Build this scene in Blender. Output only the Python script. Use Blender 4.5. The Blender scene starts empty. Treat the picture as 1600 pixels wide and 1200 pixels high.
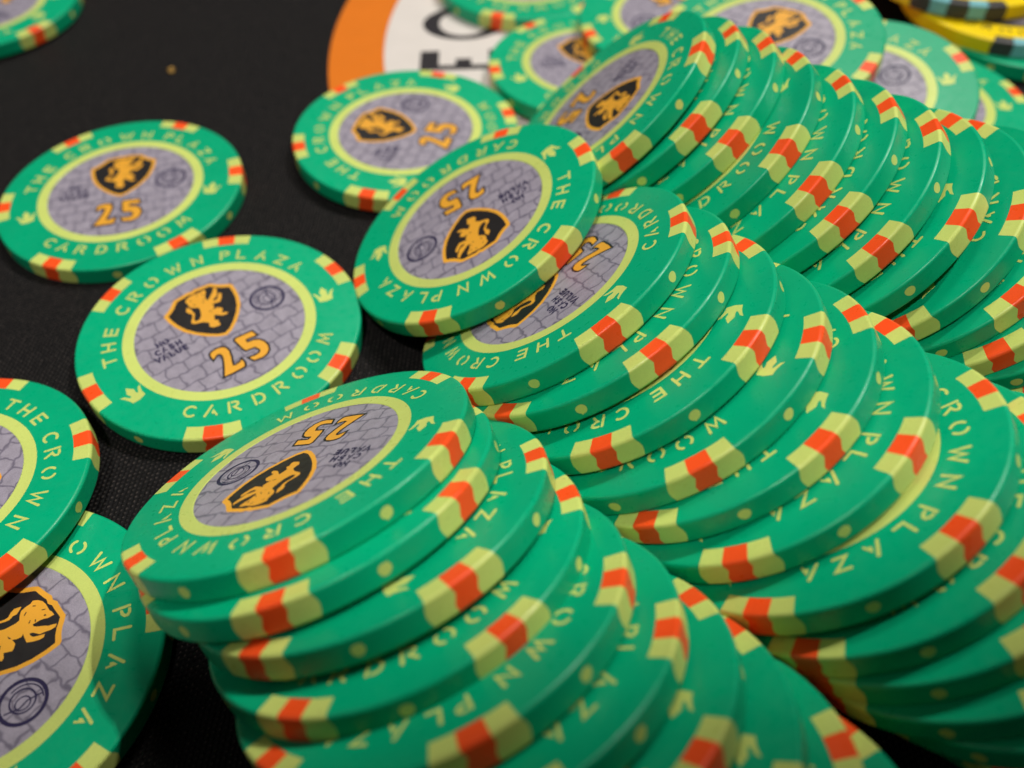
import bpy, bmesh, math, random
from mathutils import Vector, Matrix
from mathutils.geometry import tessellate_polygon

random.seed(7)
scene = bpy.context.scene
COL = scene.collection
MM = 0.001

# ------------------------------------------------------------------ camera
cam_d = bpy.data.cameras.new('camera')
cam = bpy.data.objects.new('camera', cam_d)
COL.objects.link(cam)
scene.camera = cam
PITCH, ROLL = 0.87261157, 0.03121317
fwd = Vector((0, math.cos(PITCH), -math.sin(PITCH)))
rgt = Vector((1, 0, 0))
dwn = fwd.cross(rgt)
c_, s_ = math.cos(ROLL), math.sin(ROLL)
xr = c_ * rgt + s_ * dwn
yd = -s_ * rgt + c_ * dwn
cam.matrix_world = Matrix((
    (xr.x, -yd.x, -fwd.x, 0.0),
    (xr.y, -yd.y, -fwd.y, 0.0),
    (xr.z, -yd.z, -fwd.z, 0.08951398),
    (0, 0, 0, 1)))
cam_d.sensor_fit = 'HORIZONTAL'
cam_d.sensor_width = 5.64                       # a phone's small sensor
cam_d.lens = 1354.87 / 1600 * 5.64
cam_d.clip_start = 0.005
cam_d.clip_end = 20
cam_d.dof.use_dof = True
cam_d.dof.focus_distance = 0.0985
cam_d.dof.aperture_fstop = 2.4

# ------------------------------------------------------------------ world and lamps of the card room
world = bpy.data.worlds.new('World')
scene.world = world
world.use_nodes = True
bg = world.node_tree.nodes['Background']
bg.inputs['Color'].default_value = (1.0, 0.93, 0.86, 1)
bg.inputs['Strength'].default_value = 0.03

def aim(o, target):
    o.rotation_euler = (Vector(target) - o.location).to_track_quat('-Z', 'Y').to_euler()

def area_lamp(name, loc, target, sx, sy, watts, color):
    d = bpy.data.lights.new(name, 'AREA')
    d.shape = 'RECTANGLE'; d.size = sx; d.size_y = sy
    d.energy = watts; d.color = color
    o = bpy.data.objects.new(name, d); COL.objects.link(o)
    o.location = loc; aim(o, target)
    return o

def spot_lamp(name, loc, target, deg, blend, radius, watts, color):
    d = bpy.data.lights.new(name, 'SPOT')
    d.spot_size = math.radians(deg); d.spot_blend = blend
    d.shadow_soft_size = radius; d.energy = watts; d.color = color
    o = bpy.data.objects.new(name, d); COL.objects.link(o)
    o.location = loc; aim(o, target)
    return o

# added clusters of small spots over the table: cone edges imitate the phone's shadow
def shadow_edge_spots(loc, target, edge, blend, radius, gap, watts, color):
    for k in range(3):
        a = math.radians(120 * k + 20)
        p = Vector(loc) + Vector((gap * math.cos(a), gap * math.sin(a), 0))
        ang = (Vector(target) - p).angle(Vector(edge) - p)
        spot_lamp('shadow_edge_spot', p, target, math.degrees(2 * ang), blend, radius, watts / 3, color)
shadow_edge_spots((0.42, 0.40, 0.83), (0.02, 0.27, 0.0), (0.005, 0.0150, 0.020), 0.10, 0.006, 0.014, 22.5, (1.0, 0.965, 0.91))
shadow_edge_spots((-0.10, -0.24, 0.93), (-0.01, 0.337, 0.0), (0.000, 0.0315, 0.020), 0.04, 0.006, 0.016, 17.0, (1.0, 0.965, 0.91))
# ceiling panel across the table
area_lamp('ceiling_panel_lamp', (0.12, 1.15, 1.62), (0.05, 0.13, 0.0), 0.36, 0.28, 9.5, (1.0, 0.96, 0.90))
# softer light from the rest of the room
area_lamp('room_lamp', (-1.1, 0.12, 0.85), (0.0, 0.1, 0.0), 0.8, 0.8, 1.0, (1.0, 0.94, 0.88))

scene.render.engine = 'CYCLES'
scene.view_settings.view_transform = 'Standard'
scene.view_settings.look = 'None'
scene.view_settings.exposure = 0.0
scene.view_settings.gamma = 1.0
scene.cycles.use_denoising = True

# ------------------------------------------------------------------ materials
def new_mat(name):
    m = bpy.data.materials.new(name); m.use_nodes = True
    nt = m.node_tree
    return m, nt, nt.nodes['Principled BSDF']

def N(nt, kind, **kw):
    n = nt.nodes.new(kind)
    for k, v in kw.items(): setattr(n, k, v)
    return n

def clay(name, rgb, rough=0.33, grain=0.07, bump=0.05, spec=0.31):
    """moulded chip plastic: faint mottling, fine grain, handled gloss"""
    m, nt, b = new_mat(name)
    L = nt.links.new
    tc = N(nt, 'ShaderNodeTexCoord'); oi = N(nt, 'ShaderNodeObjectInfo')
    sh = N(nt, 'ShaderNodeVectorMath', operation='SCALE')
    L(oi.outputs['Location'], sh.inputs[0]); sh.inputs['Scale'].default_value = 3.0
    ad = N(nt, 'ShaderNodeVectorMath', operation='ADD')
    L(tc.outputs['Object'], ad.inputs[0]); L(sh.outputs[0], ad.inputs[1])
    n1 = N(nt, 'ShaderNodeTexNoise'); n1.inputs['Scale'].default_value = 6500; n1.inputs['Detail'].default_value = 2
    n2 = N(nt, 'ShaderNodeTexNoise'); n2.inputs['Scale'].default_value = 160; n2.inputs['Detail'].default_value = 5
    n3 = N(nt, 'ShaderNodeTexNoise'); n3.inputs['Scale'].default_value = 900; n3.inputs['Detail'].default_value = 3
    for n in (n1, n2, n3): L(ad.outputs[0], n.inputs['Vector'])
    s = N(nt, 'ShaderNodeMath', operation='ADD'); L(n1.outputs['Fac'], s.inputs[0]); L(n2.outputs['Fac'], s.inputs[1])
    mr = N(nt, 'ShaderNodeMapRange'); L(s.outputs[0], mr.inputs['Value'])
    mr.inputs['From Min'].default_value = 0.6; mr.inputs['From Max'].default_value = 1.4
    mr.inputs['To Min'].default_value = 1 - grain; mr.inputs['To Max'].default_value = 1 + grain
    # each piece a touch different, and sparse specks of grime
    rv = N(nt, 'ShaderNodeMapRange'); L(oi.outputs['Random'], rv.inputs['Value'])
    rv.inputs['To Min'].default_value = 0.95; rv.inputs['To Max'].default_value = 1.05
    n4 = N(nt, 'ShaderNodeTexNoise'); n4.inputs['Scale'].default_value = 1300; n4.inputs['Detail'].default_value = 2; L(ad.outputs[0], n4.inputs['Vector'])
    sp = N(nt, 'ShaderNodeMapRange'); L(n4.outputs['Fac'], sp.inputs['Value'])
    sp.inputs['From Min'].default_value = 0.70; sp.inputs['From Max'].default_value = 0.78
    sp.inputs['To Min'].default_value = 1.0; sp.inputs['To Max'].default_value = 0.84
    m1 = N(nt, 'ShaderNodeMath', operation='MULTIPLY'); L(mr.outputs[0], m1.inputs[0]); L(rv.outputs[0], m1.inputs[1])
    m2 = N(nt, 'ShaderNodeMath', operation='MULTIPLY'); L(m1.outputs[0], m2.inputs[0]); L(sp.outputs[0], m2.inputs[1])
    mx = N(nt, 'ShaderNodeVectorMath', operation='SCALE'); mx.inputs[0].default_value = rgb
    L(m2.outputs[0], mx.inputs['Scale']); L(mx.outputs[0], b.inputs['Base Color'])
    # worn and dusty patches change the gloss
    mr2 = N(nt, 'ShaderNodeMapRange'); L(n3.outputs['Fac'], mr2.inputs['Value'])
    mr2.inputs['From Min'].default_value = 0.3; mr2.inputs['From Max'].default_value = 0.7
    mr2.inputs['To Min'].default_value = rough - 0.08; mr2.inputs['To Max'].default_value = rough + 0.10
    L(mr2.outputs[0], b.inputs['Roughness'])
    rot = N(nt, 'ShaderNodeVectorRotate', rotation_type='Z_AXIS'); L(tc.outputs['Object'], rot.inputs['Vector'])
    an = N(nt, 'ShaderNodeMath', operation='MULTIPLY'); an.inputs[1].default_value = 6.28; L(oi.outputs['Random'], an.inputs[0]); L(an.outputs[0], rot.inputs['Angle'])
    st = N(nt, 'ShaderNodeMapping'); st.inputs['Scale'].default_value = (9000, 260, 260); L(rot.outputs[0], st.inputs['Vector'])
    n5 = N(nt, 'ShaderNodeTexNoise'); n5.inputs['Scale'].default_value = 1.0; n5.inputs['Detail'].default_value = 1; L(st.outputs[0], n5.inputs['Vector'])
    scr = N(nt, 'ShaderNodeMapRange'); L(n5.outputs['Fac'], scr.inputs['Value'])
    scr.inputs['From Min'].default_value = 0.68; scr.inputs['From Max'].default_value = 0.76; scr.inputs['To Min'].default_value = 0; scr.inputs['To Max'].default_value = -0.22
    hs = N(nt, 'ShaderNodeMath', operation='ADD'); L(n1.outputs['Fac'], hs.inputs[0]); L(scr.outputs[0], hs.inputs[1])
    bp = N(nt, 'ShaderNodeBump'); bp.inputs['Strength'].default_value = bump; bp.inputs['Distance'].default_value = 0.0001
    L(hs.outputs[0], bp.inputs['Height']); L(bp.outputs[0], b.inputs['Normal'])
    b.inputs['Specular IOR Level'].default_value = spec
    return m

GREEN = clay('green_clay', (0.0, 0.385, 0.180))
LIME = clay('lime_clay', (0.57, 0.66, 0.165), grain=0.08)
RED = clay('orange_red_clay', (0.95, 0.088, 0.014))
YELLOW = clay('yellow_clay', (0.92, 0.66, 0.004))
CHARCOAL = clay('charcoal_clay', (0.055, 0.052, 0.052))
SKY = clay('pale_blue_clay', (0.18, 0.47, 0.52))
GOLD = clay('gold_ink', (0.80, 0.38, 0.035), rough=0.42, grain=0.05)
BLACK = clay('black_ink', (0.018, 0.016, 0.016), rough=0.42, grain=0.05)
NAVY = clay('navy_ink', (0.022, 0.017, 0.062), rough=0.45, grain=0.05)
ORANGE = clay('orange_print', (0.66, 0.165, 0.008), rough=0.75, grain=0.06, spec=0.2)
WHITE = clay('white_print', (0.66, 0.61, 0.57), rough=0.8, grain=0.05, spec=0.2)
INKBLK = clay('black_print', (0.028, 0.025, 0.028), rough=0.8, grain=0.05, spec=0.2)
CRUMB = clay('golden_crumb', (0.45, 0.26, 0.06), rough=0.6, grain=0.2)

def inlay_material():
    m, nt, b = new_mat('inlay_paper')
    L = nt.links.new
    tc = N(nt, 'ShaderNodeTexCoord')
    nz = N(nt, 'ShaderNodeTexNoise'); nz.inputs['Scale'].default_value = 640; nz.inputs['Detail'].default_value = 1
    L(tc.outputs['Object'], nz.inputs['Vector'])
    c0 = N(nt, 'ShaderNodeVectorMath', operation='SUBTRACT'); c0.inputs[1].default_value = (0.5, 0.5, 0.5)
    L(nz.outputs['Color'], c0.inputs[0])
    c1 = N(nt, 'ShaderNodeVectorMath', operation='SCALE'); c1.inputs['Scale'].default_value = 0.0014
    L(c0.outputs[0], c1.inputs[0])
    ad = N(nt, 'ShaderNodeVectorMath', operation='ADD'); L(tc.outputs['Object'], ad.inputs[0]); L(c1.outputs[0], ad.inputs[1])
    br = N(nt, 'ShaderNodeTexBrick'); L(ad.outputs[0], br.inputs['Vector'])
    br.offset = 0.5
    br.inputs['Scale'].default_value = 1000
    br.inputs['Brick Width'].default_value = 2.75; br.inputs['Row Height'].default_value = 2.3
    br.inputs['Mortar Size'].default_value = 0.27; br.inputs['Mortar Smooth'].default_value = 1.0
    br.inputs['Bias'].default_value = -0.2
    br.inputs['Color1'].default_value = (0.330, 0.298, 0.360, 1)
    br.inputs['Color2'].default_value = (0.300, 0.270, 0.330, 1)
    br.inputs['Mortar'].default_value = (0.150, 0.132, 0.180, 1)
    n2 = N(nt, 'ShaderNodeTexNoise'); n2.inputs['Scale'].default_value = 700; n2.inputs['Detail'].default_value = 3
    n3 = N(nt, 'ShaderNodeTexNoise'); n3.inputs['Scale'].default_value = 9000; n3.inputs['Detail'].default_value = 1
    for n in (n2, n3): L(tc.outputs['Object'], n.inputs['Vector'])
    s = N(nt, 'ShaderNodeMath', operation='ADD'); L(n2.outputs['Fac'], s.inputs[0]); L(n3.outputs['Fac'], s.inputs[1])
    mr = N(nt, 'ShaderNodeMapRange'); L(s.outputs[0], mr.inputs['Value'])
    mr.inputs['From Min'].default_value = 0.55; mr.inputs['From Max'].default_value = 1.45
    mr.inputs['To Min'].default_value = 0.76; mr.inputs['To Max'].default_value = 1.24
    mx = N(nt, 'ShaderNodeVectorMath', operation='SCALE'); L(br.outputs['Color'], mx.inputs[0]); L(mr.outputs[0], mx.inputs['Scale'])
    L(mx.outputs[0], b.inputs['Base Color'])
    b.inputs['Roughness'].default_value = 0.42
    bp = N(nt, 'ShaderNodeBump'); bp.inputs['Strength'].default_value = 0.12; bp.inputs['Distance'].default_value = 0.0001
    L(n3.outputs['Fac'], bp.inputs['Height']); L(bp.outputs[0], b.inputs['Normal'])
    return m
INLAY = inlay_material()

def cloth_material():
    """black woven speed cloth: rows of raised thread knots, their glints put in as lighter colour"""
    m, nt, b = new_mat('black_cloth')
    L = nt.links.new
    tc = N(nt, 'ShaderNodeTexCoord')
    nz = N(nt, 'ShaderNodeTexNoise'); nz.inputs['Scale'].default_value = 700; nz.inputs['Detail'].default_value = 2
    L(tc.outputs['Object'], nz.inputs['Vector'])
    c0 = N(nt, 'ShaderNodeVectorMath', operation='SUBTRACT'); c0.inputs[1].default_value = (0.5, 0.5, 0.5); L(nz.outputs['Color'], c0.inputs[0])
    c1 = N(nt, 'ShaderNodeVectorMath', operation='SCALE'); c1.inputs['Scale'].default_value = 0.00030; L(c0.outputs[0], c1.inputs[0])
    ad = N(nt, 'ShaderNodeVectorMath', operation='ADD'); L(tc.outputs['Object'], ad.inputs[0]); L(c1.outputs[0], ad.inputs[1])
    mp = N(nt, 'ShaderNodeMapping'); mp.inputs['Rotation'].default_value = (0, 0, math.radians(3))
    L(ad.outputs[0], mp.inputs['Vector'])
    sx = N(nt, 'ShaderNodeSeparateXYZ'); L(mp.outputs[0], sx.inputs[0])
    def wave(sock, period):
        k = N(nt, 'ShaderNodeMath', operation='MULTIPLY'); k.inputs[1].default_value = 2 * math.pi / period; L(sock, k.inputs[0])
        f = N(nt, 'ShaderNodeMath', operation='SINE'); L(k.outputs[0], f.inputs[0])
        g = N(nt, 'ShaderNodeMath', operation='MULTIPLY_ADD'); g.inputs[1].default_value = 0.5; g.inputs[2].default_value = 0.5
        L(f.outputs[0], g.inputs[0]); return g
    wx = wave(sx.outputs['X'], 0.00058)
    # the thread slants: shear y by x
    shx = N(nt, 'ShaderNodeMath', operation='MULTIPLY_ADD'); L(sx.outputs['X'], shx.inputs[0]); shx.inputs[1].default_value = -0.5; L(sx.outputs['Y'], shx.inputs[2])
    wy = wave(shx.outputs[0], 0.00066)
    pr = N(nt, 'ShaderNodeMath', operation='MULTIPLY'); L(wx.outputs[0], pr.inputs[0]); L(wy.outputs[0], pr.inputs[1])
    n2 = N(nt, 'ShaderNodeTexNoise'); n2.inputs['Scale'].default_value = 1600; n2.inputs['Detail'].default_value = 2; L(tc.outputs['Object'], n2.inputs['Vector'])
    k2 = N(nt, 'ShaderNodeMath', operation='MULTIPLY'); L(pr.outputs[0], k2.inputs[0]); L(n2.outputs['Fac'], k2.inputs[1])
    mr = N(nt, 'ShaderNodeMapRange'); L(k2.outputs[0], mr.inputs['Value'])
    mr.inputs['From Min'].default_value = 0.20; mr.inputs['From Max'].default_value = 0.66
    mr.interpolation_type = 'SMOOTHSTEP'
    cr = N(nt, 'ShaderNodeMix', data_type='RGBA')
    cr.inputs['A'].default_value = (0.0042, 0.0036, 0.004, 1); cr.inputs['B'].default_value = (0.075, 0.062, 0.056, 1)  # lighter knot colour paints in the glints on the thread tops
    L(mr.outputs[0], cr.inputs['Factor']); L(cr.outputs['Result'], b.inputs['Base Color'])
    b.inputs['Roughness'].default_value = 0.62
    b.inputs['Specular IOR Level'].default_value = 0.16
    bp = N(nt, 'ShaderNodeBump'); bp.inputs['Strength'].default_value = 0.9; bp.inputs['Distance'].default_value = 0.00022
    L(pr.outputs[0], bp.inputs['Height']); L(bp.outputs[0], b.inputs['Normal'])
    return m
CLOTH = cloth_material()

# ------------------------------------------------------------------ mesh helpers
def mesh_from(name, verts, faces, mat, normals=None, smooth=True):
    me = bpy.data.meshes.new(name)
    me.from_pydata([tuple(v) for v in verts], [], faces)
    me.materials.append(mat)
    if smooth:
        me.polygons.foreach_set('use_smooth', [True] * len(me.polygons))
    me.update()
    if normals is not None:
        me.normals_split_custom_set_from_vertices([tuple(n) for n in normals])
    return me

def put(name, me, parent=None):
    o = bpy.data.objects.new(name, me); COL.objects.link(o)
    if parent is not None: o.parent = parent
    return o

R = 19.5 * MM              # chip radius
T = 2.944 * MM             # chip thickness
ER = 0.42 * MM             # rounding of the rim
RI, RG = 0.597 * R, 0.676 * R
RECESS = 0.07 * MM

def rim_profile(n=6, off=0.0):
    """(r, z, nr, nz) from the top face over the rim to the bottom face"""
    p = []
    for i in range(n + 1):
        a = math.pi / 2 * i / n
        p.append((R - ER + (ER + off) * math.sin(a), -ER + (ER + off) * math.cos(a), math.sin(a), math.cos(a)))
    for i in range(1, 4):
        z = -ER + (-T + 2 * ER) * i / 4
        p.append((R + off, z, 1, 0))
    for i in range(n + 1):
        a = math.pi / 2 * i / n
        p.append((R - ER + (ER + off) * math.cos(a), -T + ER - (ER + off) * math.sin(a), math.cos(a), -math.sin(a)))
    return p

def lathe(name, prof, mat, seg=144, close_first=False, close_last=False):
    V, F, NN = [], [], []
    for (r, z, nr, nz) in prof:
        for k in range(seg):
            a = 2 * math.pi * k / seg
            V.append((r * math.cos(a), r * math.sin(a), z)); NN.append((nr * math.cos(a), nr * math.sin(a), nz))
    m = len(prof)
    for i in range(m - 1):
        for k in range(seg):
            k2 = (k + 1) % seg
            F.append((i * seg + k, (i + 1) * seg + k, (i + 1) * seg + k2, i * seg + k2))
    if close_first: F.append(tuple(range(seg)))
    if close_last: F.append(tuple((m - 1) * seg + k for k in reversed(range(seg))))
    return mesh_from(name, V, F, mat, NN)

def body_mesh(mat):
    prof = [(RI - 0.02 * MM, -RECESS, 0, 1), (RI + 0.01 * MM, -RECESS, -0.5, 0.86), (RI + 0.07 * MM, -0.004 * MM, -0.35, 0.94), (RI + 0.13 * MM, 0, 0, 1),
            (R - ER - 0.05 * MM, 0, 0, 1)] + rim_profile() + [(R - ER - 0.05 * MM, -T, 0, -1)]
    return lathe('chip_body', prof, mat, close_first=True, close_last=True)

def ring_mesh(mat):
    o = 0.008 * MM
    return lathe('chip_ring', [(RI + 0.002 * MM, -RECESS + 0.01 * MM, -0.5, 0.86), (RI + 0.065 * MM, o, -0.35, 0.94), (RI + 0.14 * MM, o, 0, 1), (RG, o, 0, 1)], mat)

def disc_mesh(name, r, z, mat, seg=96):
    V = [(r * math.cos(2 * math.pi * k / seg), r * math.sin(2 * math.pi * k / seg), z) for k in range(seg)]
    return mesh_from(name, V, [tuple(range(seg))], mat, smooth=False)

def shell_strip(strips, mat, name, off, inner=0.893, wob=()):
    """strips of the chip's skin between two angles, from the face over the rim to the other face"""
    prof = [(inner * R, off, 0, 1), (0.94 * R, off, 0, 1)] + rim_profile(6, off) + [(0.94 * R, -T - off, 0, -1), (inner * R, -T - off, 0, -1)]
    V, F, NN = [], [], []
    for (a0, a1, w0, w1) in strips:
        base = len(V); n = 5; m = len(prof)
        for i, (r, z, nr, nz) in enumerate(prof):
            t = min(1, max(0, -z / T))
            b0 = a0 + w0(t); b1 = a1 + w1(t)
            for k in range(n + 1):
                a = math.radians(b0 + (b1 - b0) * k / n)
                V.append((r * math.cos(a), r * math.sin(a), z)); NN.append((nr * math.cos(a), nr * math.sin(a), nz))
        for i in range(m - 1):
            for k in range(n):
                F.append((base + i * (n + 1) + k, base + (i + 1) * (n + 1) + k, base + (i + 1) * (n + 1) + k + 1, base + i * (n + 1) + k + 1))
    return mesh_from(name, V, F, mat, NN)

def wave_fn(amp, ph, f=1.0):
    return lambda t: amp * math.sin(math.pi * 2 * (f * t) + ph) * (1 if 0 < t < 1 else 0.0) if amp else 0.0

W_A = lambda t: -1.1 * math.sin(math.pi * t) ** 1.5
W_B = lambda t: 0.9 * math.sin(2 * math.pi * t) * math.sin(math.pi * t) + 0.25 * math.sin(math.pi * t)
W_C = lambda t: 0.8 * math.sin(2 * math.pi * t) * math.sin(math.pi * t) - 0.3 * math.sin(math.pi * t)
W_D = lambda t: 1.2 * math.sin(math.pi * t) ** 1.5

def spot_mesh():
    return shell_strip([(-10.9, -3.8, W_A, W_B), (3.8, 10.9, W_C, W_D)], LIME, 'edge_spot', 0.007 * MM)
def spot_center_mesh():
    return shell_strip([(-3.8, 3.8, W_B, W_C)], RED, 'spot_center', 0.007 * MM)

def dot_mesh(tail):
    """round dot printed on the rim at angle 0, some with a smeared tail"""
    off = 0.008 * MM; rad = 0.62 * MM
    pts = []
    for k in range(28):
        a = 2 * math.pi * k / 28
        q = rad * (1 + 0.03 * math.sin(3 * a + tail))
        if tail and k in (4 * int(tail) % 28,): q *= 1.28
        pts.append((q * math.cos(a) * 1.04, q * math.sin(a)))
    V = [(R + off, 0, -T / 2)]; NN = [(1, 0, 0)]
    for (u, v) in pts:
        a = u / R
        V.append(((R + off) * math.cos(a), (R + off) * math.sin(a), -T / 2 + v)); NN.append((math.cos(a), math.sin(a), 0))
    F = [(0, k + 1, (k + 1) % 28 + 1) for k in range(28)]
    return mesh_from('rim_dot', V, F, LIME, NN)

class Flat:
    """flat printed shapes, each polygon a hair above the one before it"""
    def __init__(s, z, dz=0.0012 * MM): s.z = z; s.dz = dz; s.V = []; s.F = []
    def poly(s, pts):
        b = len(s.V)
        area = sum(pts[i][0] * pts[(i + 1) % len(pts)][1] - pts[(i + 1) % len(pts)][0] * pts[i][1] for i in range(len(pts)))
        if area < 0: pts = pts[::-1]
        s.V += [(x, y, s.z) for x, y in pts]
        for t in tessellate_polygon([[Vector((x, y, 0)) for x, y in pts]]):
            A, B, C = (Vector((*pts[i], 0)) for i in t)
            if (B - A).cross(C - A).z < 0: t = (t[0], t[2], t[1])
            s.F.append(tuple(b + i for i in t))
        s.z += s.dz
    def stroke(s, pts, w, closed=False, cap=True, warp=None):
        """mitred strip of width w along pts"""
        n = len(pts); P = [Vector(p) for p in pts]; Lf, Rt = [], []
        for i in range(n):
            if closed: a, c = P[i - 1], P[(i + 1) % n]
            else: a, c = P[max(i - 1, 0)], P[min(i + 1, n - 1)]
            d1 = (P[i] - a).normalized() if (P[i] - a).length > 1e-12 else (c - P[i]).normalized()
            d2 = (c - P[i]).normalized() if (c - P[i]).length > 1e-12 else d1
            t = d1 + d2
            t = t.normalized() if t.length > 1e-6 else d1
            nn = Vector((-t.y, t.x)); k = max(0.5, nn.dot(Vector((-d1.y, d1.x))))
            q = nn * (w / 2 / k); Lf.append(P[i] + q); Rt.append(P[i] - q)
        def W(p): return warp(p.x, p.y) if warp else (p.x, p.y)
        if closed:
            b = len(s.V)
            for i in range(n): s.V += [(*W(Lf[i]), s.z), (*W(Rt[i]), s.z)]
            for i in range(n):
                j = (i + 1) % n; s.F.append((b + 2 * i, b + 2 * i + 1, b + 2 * j + 1, b + 2 * j))
            s.z += s.dz; return
        L0, R0 = list(Lf), list(Rt)
        if cap:                                     # rounded ends
            def ends(p, q, d):
                d = d.normalized(); n2 = Vector((-d.y, d.x)) * (w / 2)
                return [(p + n2 * math.cos(t) + d * (w / 2) * math.sin(t), p - n2 * math.cos(t) + d * (w / 2) * math.sin(t)) for t in (0.45, 0.9, 1.3)]
            e1 = ends(P[-1], None, P[-1] - P[-2]); e0 = ends(P[0], None, P[0] - P[1])
            L0 = [x[1] for x in e0[::-1]] + L0 + [x[0] for x in e1]
            R0 = [x[0] for x in e0[::-1]] + R0 + [x[1] for x in e1]
        b = len(s.V); m = len(L0); ez = s.dz * 0.8 / m
        for i in range(m): s.V += [(*W(L0[i]), s.z + ez * i), (*W(R0[i]), s.z + ez * i)]
        for i in range(m - 1):
            f = (b + 2 * i, b + 2 * i + 1, b + 2 * i + 3, b + 2 * i + 2)
            A, B, C = (Vector(s.V[k][:2]) for k in f[:3])
            s.F.append(f if (B - A).cross(C - A) > 0 else f[::-1])
        s.z += s.dz
    def mesh(s, name, mat): return mesh_from(name, s.V, s.F, mat, smooth=False)

def arc(cx, cy, rx, ry, a0, a1, n=9):
    return [(cx + rx * math.cos(math.radians(a0 + (a1 - a0) * i / n)), cy + ry * math.sin(math.radians(a0 + (a1 - a0) * i / n))) for i in range(n + 1)]

# stencil-like capitals in a box x -0.5..0.5, y 0..1: ('s', points) strokes, ('p', points) filled
GL = {
 'T': [('s', [(-.42, .96), (.42, .96)]), ('s', [(0, .9), (0, .02)])],
 'H': [('s', [(-.38, 0), (-.38, 1)]), ('s', [(.38, 0), (.38, 1)]), ('s', [(-.34, .5), (.34, .5)])],
 'E': [('s', [(.36, .97), (-.34, .97), (-.34, .03), (.36, .03)]), ('s', [(-.3, .5), (.3, .5)])],
 'C': [('s', arc(.06, .5, .46, .47, 52, 308, 14))],
 'R': [('s', [(-.38, 0), (-.38, 1)]), ('s', [(-.12, .97), (.14, .97), (.33, .86), (.33, .68), (.14, .52), (.0, .48), (.16, .3), (.4, .02)])],
 'O': [('s', arc(0, .5, .5, .48, 136, 250, 10)), ('s', arc(0, .5, .5, .48, -44, 70, 10))],
 'W': [('s', [(-.56, 1), (-.3, .04), (0, .86), (.3, .04), (.56, 1)])],
 'N': [('s', [(-.4, 0), (-.4, .96), (.4, .04), (.4, 1)])],
 'P': [('s', [(-.3, 0), (-.3, 1)]), ('s', [(-.06, .97), (.16, .95), (.32, .82), (.32, .64), (.16, .5), (-.04, .46)])],
 'L': [('s', [(-.3, 1), (-.3, .03), (.4, .03)])],
 'A': [('s', [(-.46, 0), (.0, 1)]), ('p', [(.0, .34), (.14, .66), (.5, .02), (.34, -.03), (.24, .2), (.06, .16)])],
 'Z': [('s', [(-.38, .97), (.38, .97), (-.38, .03), (.4, .03)])],
 'D': [('s', [(-.38, 0), (-.38, 1)]), ('s', [(-.12, .97)] + arc(-.04, .5, .44, .47, 78, -78, 9) + [(-.12, .03)])],
 'M': [('s', [(-.5, 0), (-.36, .97), (0, .2), (.36, .97), (.5, 0)])],
 'V': [('s', [(-.44, 1), (0, .04), (.44, 1)])],
 'S': [('s', arc(.02, .74, .34, .23, 30, 260, 8) + arc(-.02, .26, .36, .23, 80, -150, 8))],
 'U': [('s', [(-.38, 1), (-.38, .3)] + arc(0, .3, .38, .27, 180, 360, 8) + [(.38, 1)])],
}
def lettering_mesh(mat):
    f = Flat(0.007 * MM)
    top = zip('THECROWNPLAZA', (166, 155.5, 144.5, 128, 116.8, 104, 89.5, 76, 60.5, 51, 38.6, 26.8, 15.3))
    bot = zip('CARDROOM', (-132, -121.4, -110.5, -98, -86.3, -73.8, -61.6, -48.3))
    H, Wd, sw = 0.104 * R, 0.094 * R, 0.0172 * R
    for ch, a in top:
        def wp(x, y, a=a): t = math.radians(a) - x / (0.768 * R); r = 0.716 * R + y; return (r * math.cos(t), r * math.sin(t))
        glyph(f, ch, Wd, H, sw, wp)
    for ch, a in bot:
        def wp(x, y, a=a): t = math.radians(a) + x / (0.768 * R); r = 0.82 * R - y; return (r * math.cos(t), r * math.sin(t))
        glyph(f, ch, Wd, H, sw, wp)
    return f.mesh('lettering', mat)
def glyph(f, ch, Wd, H, sw, wp, bold=1.0):
    for kind, pts in GL[ch]:
        q = [(x * Wd * 0.92, sw / 2 + y * (H - sw)) for x, y in pts]
        if kind == 's': f.stroke(q, sw * bold, warp=wp)
        else: f.poly([wp(x, y) for x, y in q])

def crown_mesh(mat):
    f = Flat(0.007 * MM)
    pts = [(-.050, -.062), (0, -.072), (.050, -.062), (.054, -.025), (.066, .008), (.082, .036), (.056, .026), (.036, -.006), (.026, -.014), (.023, .002), (.031, .034), (.003, .084),
           (-.027, .034), (-.021, .002), (-.026, -.014), (-.036, -.006), (-.054, .028), (-.079, .040), (-.065, .010), (-.054, -.025)]
    f.poly([(x * R, y * R) for x, y in pts])
    return f.mesh('crown_mark', mat)

ZI = -RECESS + 0.012 * MM            # inlay paper level
SH_OUT = [(0, -.100), (.05, -.077), (.115, -.022), (.175, .047), (.222, .118), (.252, .2), (.268, .28), (.272, .345), (.262, .362), (.222, .385), (.19, .412), (.165, .44), (.14, .462),
          (.1, .466), (.055, .472), (.028, .478), (0, .468), (-.028, .478), (-.055, .472), (-.1, .466), (-.14, .462), (-.165, .44), (-.19, .412), (-.222, .385), (-.262, .362), (-.272, .345),
          (-.268, .28), (-.252, .2), (-.222, .118), (-.175, .047), (-.115, -.022), (-.05, -.077)]
SH_IN = [(0, -.070), (.045, -.05), (.1, 0), (.155, .062), (.198, .13), (.226, .205), (.24, .28), (.243, .335), (.205, .358), (.172, .386), (.148, .414), (.128, .435),
         (.06, .441), (.028, .446), (0, .436), (-.028, .446), (-.06, .441), (-.128, .435), (-.148, .414), (-.172, .386), (-.205, .358), (-.243, .335),
         (-.24, .28), (-.226, .205), (-.198, .13), (-.155, .062), (-.1, 0), (-.045, -.05)]
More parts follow.
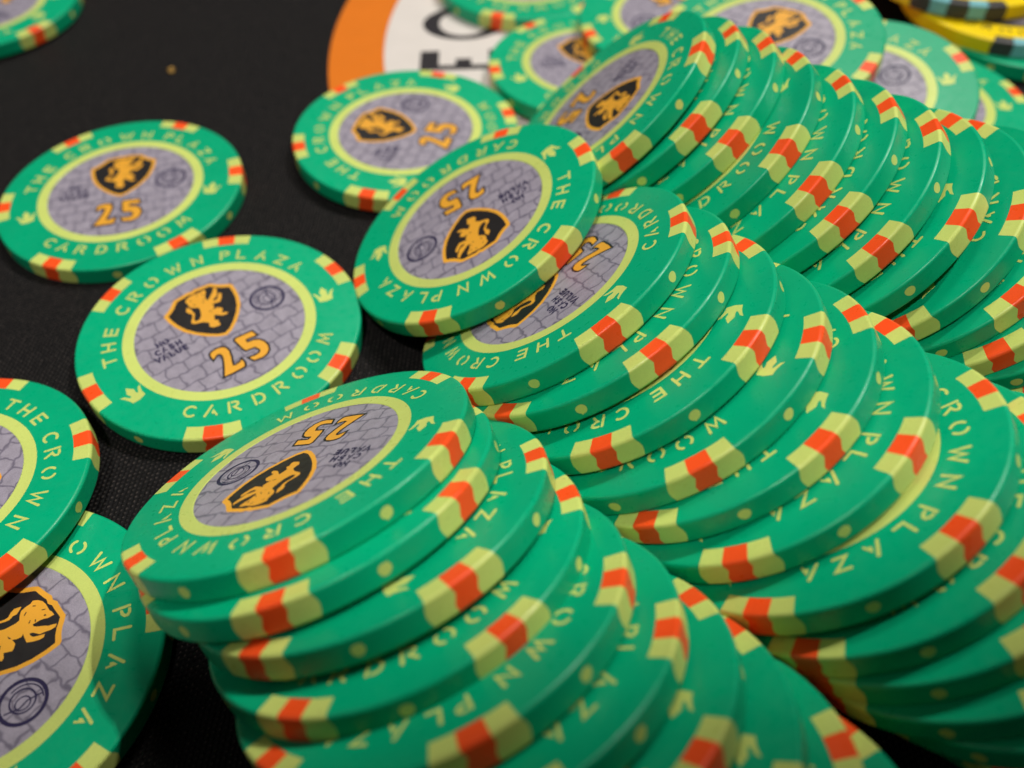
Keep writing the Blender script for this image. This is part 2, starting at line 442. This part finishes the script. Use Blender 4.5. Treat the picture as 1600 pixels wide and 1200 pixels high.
LION = [(-.032, .262), (-.034, .282), (-.056, .296), (-.078, .317), (-.080, .346), (-.077, .375), (-.084, .393), (-.066, .412), (-.038, .426), (-.009, .428), (.019, .424), (.045, .420), (.060, .424), (.088, .423),
        (.084, .405), (.078, .387), (.070, .378), (.062, .366), (.056, .352), (.053, .335), (.046, .316), (.060, .312), (.074, .320), (.092, .338), (.108, .354), (.124, .366), (.132, .380), (.147, .402), (.160, .388), (.157, .364), (.142, .336), (.130, .308), (.108, .298),
        (.092, .290), (.082, .276), (.096, .272), (.116, .277), (.131, .296), (.152, .328), (.164, .313), (.159, .290), (.139, .261), (.118, .237), (.083, .245), (.056, .252), (.066, .236), (.056, .213), (.040, .194),
        (.052, .196), (.076, .194), (.094, .176), (.101, .161), (.088, .145), (.074, .126), (.100, .114), (.110, .098), (.098, .090), (.066, .098), (.044, .120), (.024, .140), (.012, .120), (.002, .095),
        (.026, .068), (.012, .058), (.016, .030), (.006, .020), (-.040, .029), (-.058, .057), (-.046, .076), (-.045, .097), (-.069, .122), (-.102, .137), (-.132, .149), (-.142, .168), (-.134, .190), (-.118, .206), (-.104, .230), (-.100, .252),
        (-.116, .276), (-.121, .300), (-.108, .322), (-.100, .333), (-.088, .310), (-.080, .292), (-.086, .272), (-.080, .248), (-.090, .224), (-.106, .200), (-.114, .180), (-.108, .165), (-.086, .163), (-.066, .178), (-.050, .202), (-.040, .232)]
LION_CUTS = [[(.046, .382), (.054, .384), (.058, .392), (.050, .394), (.044, .390)], [(.010, .392), (.018, .402), (.022, .414), (.015, .408), (.006, .396)],
             [(.030, .338), (.044, .330), (.047, .334), (.034, .344)], [(.012, .318), (.024, .302), (.028, .306), (.016, .322)], [(-.052, .330), (-.040, .312), (-.036, .315), (-.046, .334)],
             [(.002, .190), (.022, .186), (.034, .196), (.020, .194)], [(-.052, .372), (-.040, .384), (-.044, .388), (-.056, .377)]]
TWO = [(-0.193, -0.438), (-0.143, -0.444), (-0.057, -0.444), (-0.04, -0.437), (-0.03, -0.406), (-0.033, -0.377), (-0.048, -0.388), (-0.085, -0.395), (-0.105, -0.387), (-0.096, -0.355), (-0.076, -0.302),
       (-0.062, -0.242), (-0.066, -0.206), (-0.084, -0.184), (-0.12, -0.174), (-0.158, -0.18), (-0.175, -0.19), (-0.182, -0.209), (-0.182, -0.249), (-0.16, -0.234), (-0.14, -0.222), (-0.123, -0.228), (-0.115, -0.248), (-0.12, -0.279), (-0.137, -0.324), (-0.16, -0.375)]
FIVE = [(0.151, -0.181), (0.159, -0.231), (0.092, -0.223), (0.075, -0.226), (0.075, -0.258), (0.12, -0.265), (0.152, -0.285), (0.171, -0.323), (0.173, -0.371), (0.158, -0.412), (0.126, -0.438),
        (0.09, -0.445), (0.033, -0.434), (0.02, -0.394), (0.065, -0.402), (0.1, -0.396), (0.115, -0.371), (0.098, -0.326), (0.034, -0.316), (0.026, -0.291), (0.022, -0.233), (0.018, -0.183), (0.03, -0.170), (0.097, -0.176)]
def sc(pts): return [(x * R, y * R) for x, y in pts]
def shield_mesh(): f = Flat(ZI + 0.004 * MM); f.poly(sc(SH_OUT)); return f.mesh('crest', GOLD)
def field_mesh(): f = Flat(ZI + 0.008 * MM); f.poly(sc(SH_IN)); return f.mesh('crest_field', BLACK)
def lion_mesh(): f = Flat(ZI + 0.012 * MM); f.poly(sc(LION)); return f.mesh('lion_emblem', GOLD)
def cuts_mesh():
    f = Flat(ZI + 0.016 * MM)
    for c in LION_CUTS: f.poly(sc(c))
    return f.mesh('lion_detail', BLACK)
def digit_mesh(P): f = Flat(ZI + 0.009 * MM); f.poly(sc(P)); return f.mesh('digit', GOLD)
def outline_mesh(P): f = Flat(ZI + 0.005 * MM); f.stroke(sc(P), 0.030 * R, closed=True); return f.mesh('digit_outline', BLACK)
def roundel_mesh():
    f = Flat(ZI + 0.005 * MM); cx, cy = 0.402, 0.05
    f.stroke(sc(arc(cx, cy, .120, .120, 0, 360, 32)[:-1]), 0.021 * R, closed=True)
    f.stroke(sc(arc(cx + .006, cy + .004, .096, .096, 60, 190, 14)), 0.008 * R)
    f.stroke(sc(arc(cx - .004, cy + .002, .066, .066, 0, 360, 24)[:-1]), 0.010 * R, closed=True)
    f.stroke(sc(arc(cx + .008, cy - .004, .036, .04, 0, 360, 18)[:-1]), 0.008 * R, closed=True)
    f.stroke(sc([(cx + .035, cy + .09), (cx + .012, cy + .02), (cx + .02, cy - .03), (cx - .012, cy - .098)]), 0.009 * R)
    return f.mesh('roundel_mark', NAVY)
def small_print_mesh():
    f = Flat(ZI + 0.005 * MM)
    for word, y, x0, x1 in (('NO', .090, -.44, -.34), ('CASH', .022, -.478, -.272), ('VALUE', -.046, -.505, -.255)):
        n = len(word); w = (x1 - x0) / n
        for i, ch in enumerate(word):
            def wp(px, py, cx=(x0 + w * (i + .5)) * R, cy=y * R): return (cx + px, cy + py)
            glyph(f, ch, 0.80 * w * R, 0.060 * R, 0.0142 * R, wp)
    return f.mesh('small_print', NAVY)

ME = dict(body=body_mesh(GREEN), ring=ring_mesh(LIME), inlay=disc_mesh('inlay', RI - 0.004 * MM, ZI, INLAY), spot=spot_mesh(), center=spot_center_mesh(),
          dots=[dot_mesh(0), dot_mesh(1), dot_mesh(0), dot_mesh(5), dot_mesh(0)], letters=lettering_mesh(LIME), crown=crown_mesh(LIME), shield=shield_mesh(), field=field_mesh(), lion=lion_mesh(), cuts=cuts_mesh(),
          two=digit_mesh(TWO), five=digit_mesh(FIVE), two_o=outline_mesh(TWO), five_o=outline_mesh(FIVE), roundel=roundel_mesh(), small=small_print_mesh())

# ------------------------------------------------------------------ poker chips
def chip(pose, label, group=None, print_shown=True):
    x, y, z, a, b, c = pose
    v = Vector((a, b, c)); ang = v.length
    M = Matrix.Translation((x, y, z)) @ Matrix.Rotation(ang, 4, v.normalized() if ang > 1e-9 else Vector((0, 0, 1)))
    root = bpy.data.objects.new('poker_chip', None); COL.objects.link(root)
    root.empty_display_size = 0.005
    root.matrix_world = M
    root['label'] = label; root['category'] = 'poker chip'
    if group: root['group'] = group
    put('body', ME['body'], root)
    for k in range(6):
        s = put('edge_spot', ME['spot'], root); s.rotation_euler = (0, 0, math.radians(60 * k))
        put('spot_center', ME['center'], s)
        d = put('rim_dot', random.choice(ME['dots']), root); d.rotation_euler = (0, 0, math.radians(60 * k + 30))
    put('lettering', ME['letters'], root)
    for sgn, a in ((1, -14.6), (-1, 194.6)):
        cmk = put('crown_mark', ME['crown'], root)
        t = math.radians(a); cmk.location = (0.765 * R * math.cos(t), 0.765 * R * math.sin(t), 0)
        cmk.rotation_euler = (0, 0, -sgn * math.radians(14.6))
    put('ring', ME['ring'], root)
    inl = put('inlay', ME['inlay'], root)
    if print_shown:
        cr = put('crest', ME['shield'], inl)
        put('crest_field', ME['field'], inl); put('lion_emblem', ME['lion'], inl); put('lion_detail', ME['cuts'], inl)
        put('digit', ME['two'], inl); put('digit', ME['five'], inl)
        put('digit_outline', ME['two_o'], inl); put('digit_outline', ME['five_o'], inl)
        put('roundel_mark', ME['roundel'], inl); put('small_print', ME['small'], inl)
    return root

POSES = {
    'T': [
        (-0.023264, 0.053999, 0.013769, 0.691299, -0.690385, -3.302186),
        (-0.02075, 0.050355, 0.013021, -0.383265, -0.439166, -0.451712),
        (-0.015311, 0.046998, 0.01289, -0.283641, -0.521125, -0.859241),
        (-0.012193, 0.042037, 0.012696, -0.474756, -0.273811, 0.212194),
        (-0.008533, 0.036215, 0.01338, 0.142216, -0.744007, -2.165799),
        (-0.004567, 0.031976, 0.013641, -0.217022, -0.606788, -1.194828),
        (-0.000444, 0.028152, 0.01341, -0.608229, 0.496958, 2.423656),
        (0.003695, 0.023455, 0.012701, -0.596262, 0.44749, 2.56027),
        (0.00772, 0.018901, 0.01245, -0.61264, 0.232457, 2.112958),
        (0.011592, 0.013846, 0.01242, -0.60661, 0.396421, 2.587373),
        (0.015604, 0.009077, 0.01209, -0.574955, 0.567455, 2.964489),
    ],
    'U': [
        (0.004774, 0.081129, 0.01301, -0.713682, -0.08337, 1.922094),
        (0.008972, 0.076676, 0.013297, 0.416895, -0.601948, -2.076533),
        (0.01285, 0.070697, 0.013578, -0.773937, 0.085679, 2.36308),
        (0.016673, 0.065565, 0.013486, -0.165588, -0.58612, -0.356113),
        (0.021019, 0.061913, 0.013561, -0.741098, -0.0129, 2.093121),
        (0.025147, 0.057257, 0.013566, 0.279272, -0.642457, -1.72184),
        (0.030526, 0.051044, 0.013784, 0.31681, -0.696601, -1.958427),
        (0.034111, 0.047358, 0.013578, -0.830832, 0.547713, 3.032129),
        (0.038324, 0.044786, 0.013666, -0.840479, 0.425548, 2.839285),
        (0.042124, 0.041609, 0.013716, -0.830912, 0.322814, 2.651861),
        (0.046787, 0.039111, 0.013971, -0.821655, 0.254434, 2.520398),
        (0.051013, 0.036362, 0.014102, -0.838694, 0.458503, 2.888371),
        (0.055238, 0.033612, 0.014233, -0.838694, 0.458503, 2.888371),
    ],
    'V': [
        (0.014056, 0.117447, 0.015017, 0.781915, -0.498451, -2.325476),
        (0.018396, 0.116184, 0.014766, 0.623893, -0.568039, -1.981313),
        (0.022608, 0.112448, 0.0148, 0.63343, -0.5546, -1.973359),
        (0.026343, 0.105871, 0.014876, -0.1981, -0.69748, 0.167556),
        (0.030284, 0.10046, 0.015117, 0.636147, -0.597991, -1.948177),
        (0.034474, 0.096849, 0.01517, -0.503734, -0.571975, 0.896216),
        (0.038317, 0.092449, 0.015257, 0.706487, -0.567768, -2.122651),
        (0.042458, 0.089609, 0.015027, -0.876088, -0.169836, 2.206599),
        (0.047322, 0.088091, 0.014261, -0.567237, -0.457834, 1.428089),
        (0.052103, 0.086417, 0.014144, 0.66103, -0.436615, -2.131809),
        (0.056057, 0.084002, 0.013725, 0.438176, -0.558977, -1.518102),
        (0.060879, 0.082359, 0.013796, 0.676815, -0.421209, -2.195168),
        (0.065398, 0.080448, 0.01364, 0.53899, -0.508892, -1.816546),
    ],
    'A': (-0.040297, 0.084614, 0.003171, 0.007843, 0.010688, 0.662884),
    'B': (-0.062912, 0.117245, 0.002609, 0.003737, -0.009437, 0.203149),
    'C': (-0.017055, 0.130991, 0.003086, 0.002607, 0.011747, 1.287104),
    'D': (-0.005533, 0.097102, 0.010822, 0.651672, -0.124986, -2.85032),
    'L1': (-0.109371, 0.181484, 0.002989, -0.009341, 0.011883, 2.495822),
    'L4': (-0.069856, 0.057313, 0.005143, -0.058699, -0.12439, -1.696113),
    'L5': (-0.056815, 0.037147, 0.00294, -0.019156, -0.022639, -0.708452),
    'E1': (0.016944, 0.151336, 0.003271, -0.029053, 0.003196, 0.127482),
    'E2': (0.006106, 0.187936, 0.002917, -0.002181, 0.005418, -2.986062),
    'E3': (0.034691, 0.161359, 0.007499, 0.135011, 0.002553, -2.8775),
    'E4': (0.044809, 0.139271, 0.01292, 0.154876, -0.134785, -0.686732),
    'E5': (0.05887, 0.130423, 0.007712, 0.10149, -0.228567, 0.161782),
    'E6': (0.072754, 0.134812, 0.002951, 0.000431, 9.5e-05, 0.112686),
    'Y1': (0.09365, 0.175508, 0.008886, -0.004102, 0.001788, 0.652021),
    'Y2': (0.100112, 0.166893, 0.005792, 0.002731, -0.00217, -0.037591),
}
ORD = ['first', 'second', 'third', 'fourth', 'fifth', 'sixth', 'seventh', 'eighth', 'ninth', 'tenth', 'eleventh', 'twelfth', 'thirteenth']
ROWS = {'T': 'nearest', 'U': 'middle', 'V': 'farthest'}
for key, row in ROWS.items():
    for i, p in enumerate(POSES[key]):
        if key == 'T' and i == 0: lab = 'green poker chip with its whole face showing, heading the nearest fanned row'
        elif key == 'U' and i == 0: lab = 'green poker chip half covered by a tilted chip, heading the middle fanned row'
        elif key == 'V' and i == 0: lab = 'green poker chip with steep tilted face and 25, heading the farthest fanned row'
        elif i == len(POSES[key]) - 1: lab = 'hindmost green poker chip of the %s fanned row, barely showing' % row
        else: lab = '%s green poker chip from the head of the %s fanned row' % (ORD[i], row)
        chip(p, lab, 'green chips fanned in the %s row' % row, i == 0)

LOOSE = [
 ('A', 'loose green poker chip flat on the cloth, touching the head of the nearest row'),
 ('B', 'loose green poker chip lying flat behind the sharper 25 chip near the left edge'),
 ('C', 'blurred green poker chip lying flat beside the orange printed ring on the cloth'),
 ('D', 'tilted green poker chip resting across the head of the middle fanned row'),
 ('L1', 'blurred green poker chip cut off by the top left corner'),
 ('L4', 'green poker chip at the left edge resting on top of another chip'),
 ('L5', 'green poker chip in the bottom left corner underneath another chip'),
 ('E1', 'blurred green poker chip with dark crest, touching the black printed letter'),
 ('E2', 'blurred green poker chip at the top edge covering part of the printed letter O'),
 ('E3', 'blurred green poker chip at the top edge, its face behind the farthest row head'),
 ('E4', 'blurred green poker chip with large crest showing above the farthest fanned row'),
 ('E5', 'pale glossy green poker chip just in front of the yellow chips'),
 ('E6', 'green poker chip tucked underneath the pale glossy chip near the yellow chips'),
]
for k, lab in LOOSE:
    p = list(POSES[k])
    if k == 'A': p[2] -= 0.00015
    chip(p, lab, 'loose green chips around the fanned rows', True)

POSES['E7'] = (0.103, 0.163, 0.00294, 0, 0, 0.4)
chip(POSES['E7'], 'shaded green poker chip underneath the lower yellow chip', 'loose green chips around the fanned rows', False)

# yellow chips: same mould, broad bands of charcoal and pale blue
YB = body_mesh(YELLOW); YL = lettering_mesh(INKBLK); YC = crown_mesh(INKBLK); YR = ring_mesh(CHARCOAL)
zero = lambda t: 0.0
wv = [lambda t, q=q: q * math.sin(math.pi * t) for q in (-.8, .6, -.5, .7, -.6, .9)]
BW = 10.2
def band_mesh(ks, mat, name):
    return shell_strip([((k - 2.5) * BW, (k - 1.5) * BW, wv[k], wv[k + 1]) for k in ks], mat, name, 0.007 * MM)
YD = band_mesh((0, 2, 4), CHARCOAL, 'edge_spot'); YS = band_mesh((1, 3), SKY, 'spot_center')
def yellow_chip(pose, spin, spots, label):
    x, y, z, a, b, c = pose
    v = Vector((a, b, c)); M = Matrix.Rotation(v.length, 4, v.normalized())
    nrm = (M.to_3x3() @ Vector((0, 0, 1))).normalized()
    q = Vector((0, 0, 1)).rotation_difference(nrm).to_matrix().to_4x4()
    root = bpy.data.objects.new('poker_chip', None); COL.objects.link(root)
    root.empty_display_size = 0.005
    root.matrix_world = Matrix.Translation((x, y, z)) @ q @ Matrix.Rotation(math.radians(spin), 4, 'Z')
    root['label'] = label; root['category'] = 'poker chip'; root['group'] = 'yellow chips stacked in the corner'
    put('body', YB, root)
    for k in range(3):
        s = put('edge_spot', YD, root); s.rotation_euler = (0, 0, math.radians(spots - spin + 120 * k))
        put('spot_center', YS, s)
    put('lettering', YL, root)
    for a in (-14.6, 194.6):
        cm = put('crown_mark', YC, root); t = math.radians(a); cm.location = (0.762 * R * math.cos(t), 0.762 * R * math.sin(t), 0)
    put('ring', YR, root); put('inlay', ME['inlay'], root)
yellow_chip(POSES['Y2'], -38, -92, 'lower yellow poker chip with charcoal and blue edge bands in the top right corner')
yellow_chip(POSES['Y1'], 20, -112, 'upper yellow poker chip, cut off by the frame, lying on the other yellow chip')

# ------------------------------------------------------------------ table cloth with printed emblem
ZT = -0.15 * MM
cloth = mesh_from('table_surface', [(-1.2, -0.6, ZT), (1.2, -0.6, ZT), (1.2, 1.6, ZT), (-1.2, 1.6, ZT)], [(0, 1, 2, 3)], CLOTH, smooth=False)
tb = put('table_surface', cloth); tb['kind'] = 'structure'; tb['label'] = 'black woven table cloth with an orange ringed emblem printed on it'
EX, EY = 0.0215, 0.167
def ellipse(a, b, n=120): return [(EX + a * math.cos(2 * math.pi * k / n), EY + b * math.sin(2 * math.pi * k / n)) for k in range(n)]
f = Flat(ZT + 0.03 * MM); f.poly(ellipse(0.0560, 0.0740)); put('printed_ring', f.mesh('printed_ring', ORANGE), tb)
f = Flat(ZT + 0.06 * MM); f.poly(ellipse(0.0451, 0.0620)); put('printed_disc', f.mesh('printed_disc', WHITE), tb)
# letters read upwards (turned a quarter left)
f = Flat(ZT + 0.09 * MM); x0, x1 = -0.0161, 0.0010
f.poly([(x0, .1553), (x1, .1553), (x1, .1625), (x1 - .0036, .1625), (x1 - .0036, .1570), (-.0060, .1570), (-.0060, .1593), (-.0091, .1593), (-.0091, .1570), (x0 + .0037, .1570), (x0 + .0037, .1625), (x0, .1625)])
put('printed_letter', f.mesh('printed_letter', INKBLK), tb)
f = Flat(ZT + 0.09 * MM)
cxo, cyo = (x0 + x1) / 2, 0.1735
V, F = [], []
for k in range(48):
    a = 2 * math.pi * k / 48
    V += [(cxo + 0.0086 * math.cos(a), cyo + 0.0068 * math.sin(a), ZT + 0.09 * MM), (cxo + 0.0052 * math.cos(a), cyo + 0.0052 * math.sin(a), ZT + 0.09 * MM)]
    j = (k + 1) % 48; F.append((2 * k, 2 * k + 1, 2 * j + 1, 2 * j)[::-1])
put('printed_letter', mesh_from('printed_letter', V, F, INKBLK, smooth=False), tb)

# crumb on the cloth
bm = bmesh.new(); bmesh.ops.create_icosphere(bm, subdivisions=3, radius=0.00075)
for v in bm.verts:
    n = 1 + 0.25 * math.sin(v.co.x * 5200 + 1) + 0.2 * math.sin(v.co.y * 6100 + v.co.z * 4000)
    v.co = Vector((v.co.x * n * 1.2, v.co.y * n, v.co.z * n * 0.55))
me = bpy.data.meshes.new('crumb'); bm.to_mesh(me); bm.free(); me.materials.append(CRUMB)
cb = put('crumb', me); cb.location = (-0.0649, 0.1582, ZT + 0.0003)
cb['label'] = 'tiny golden crumb alone on the black cloth'; cb['category'] = 'crumb'
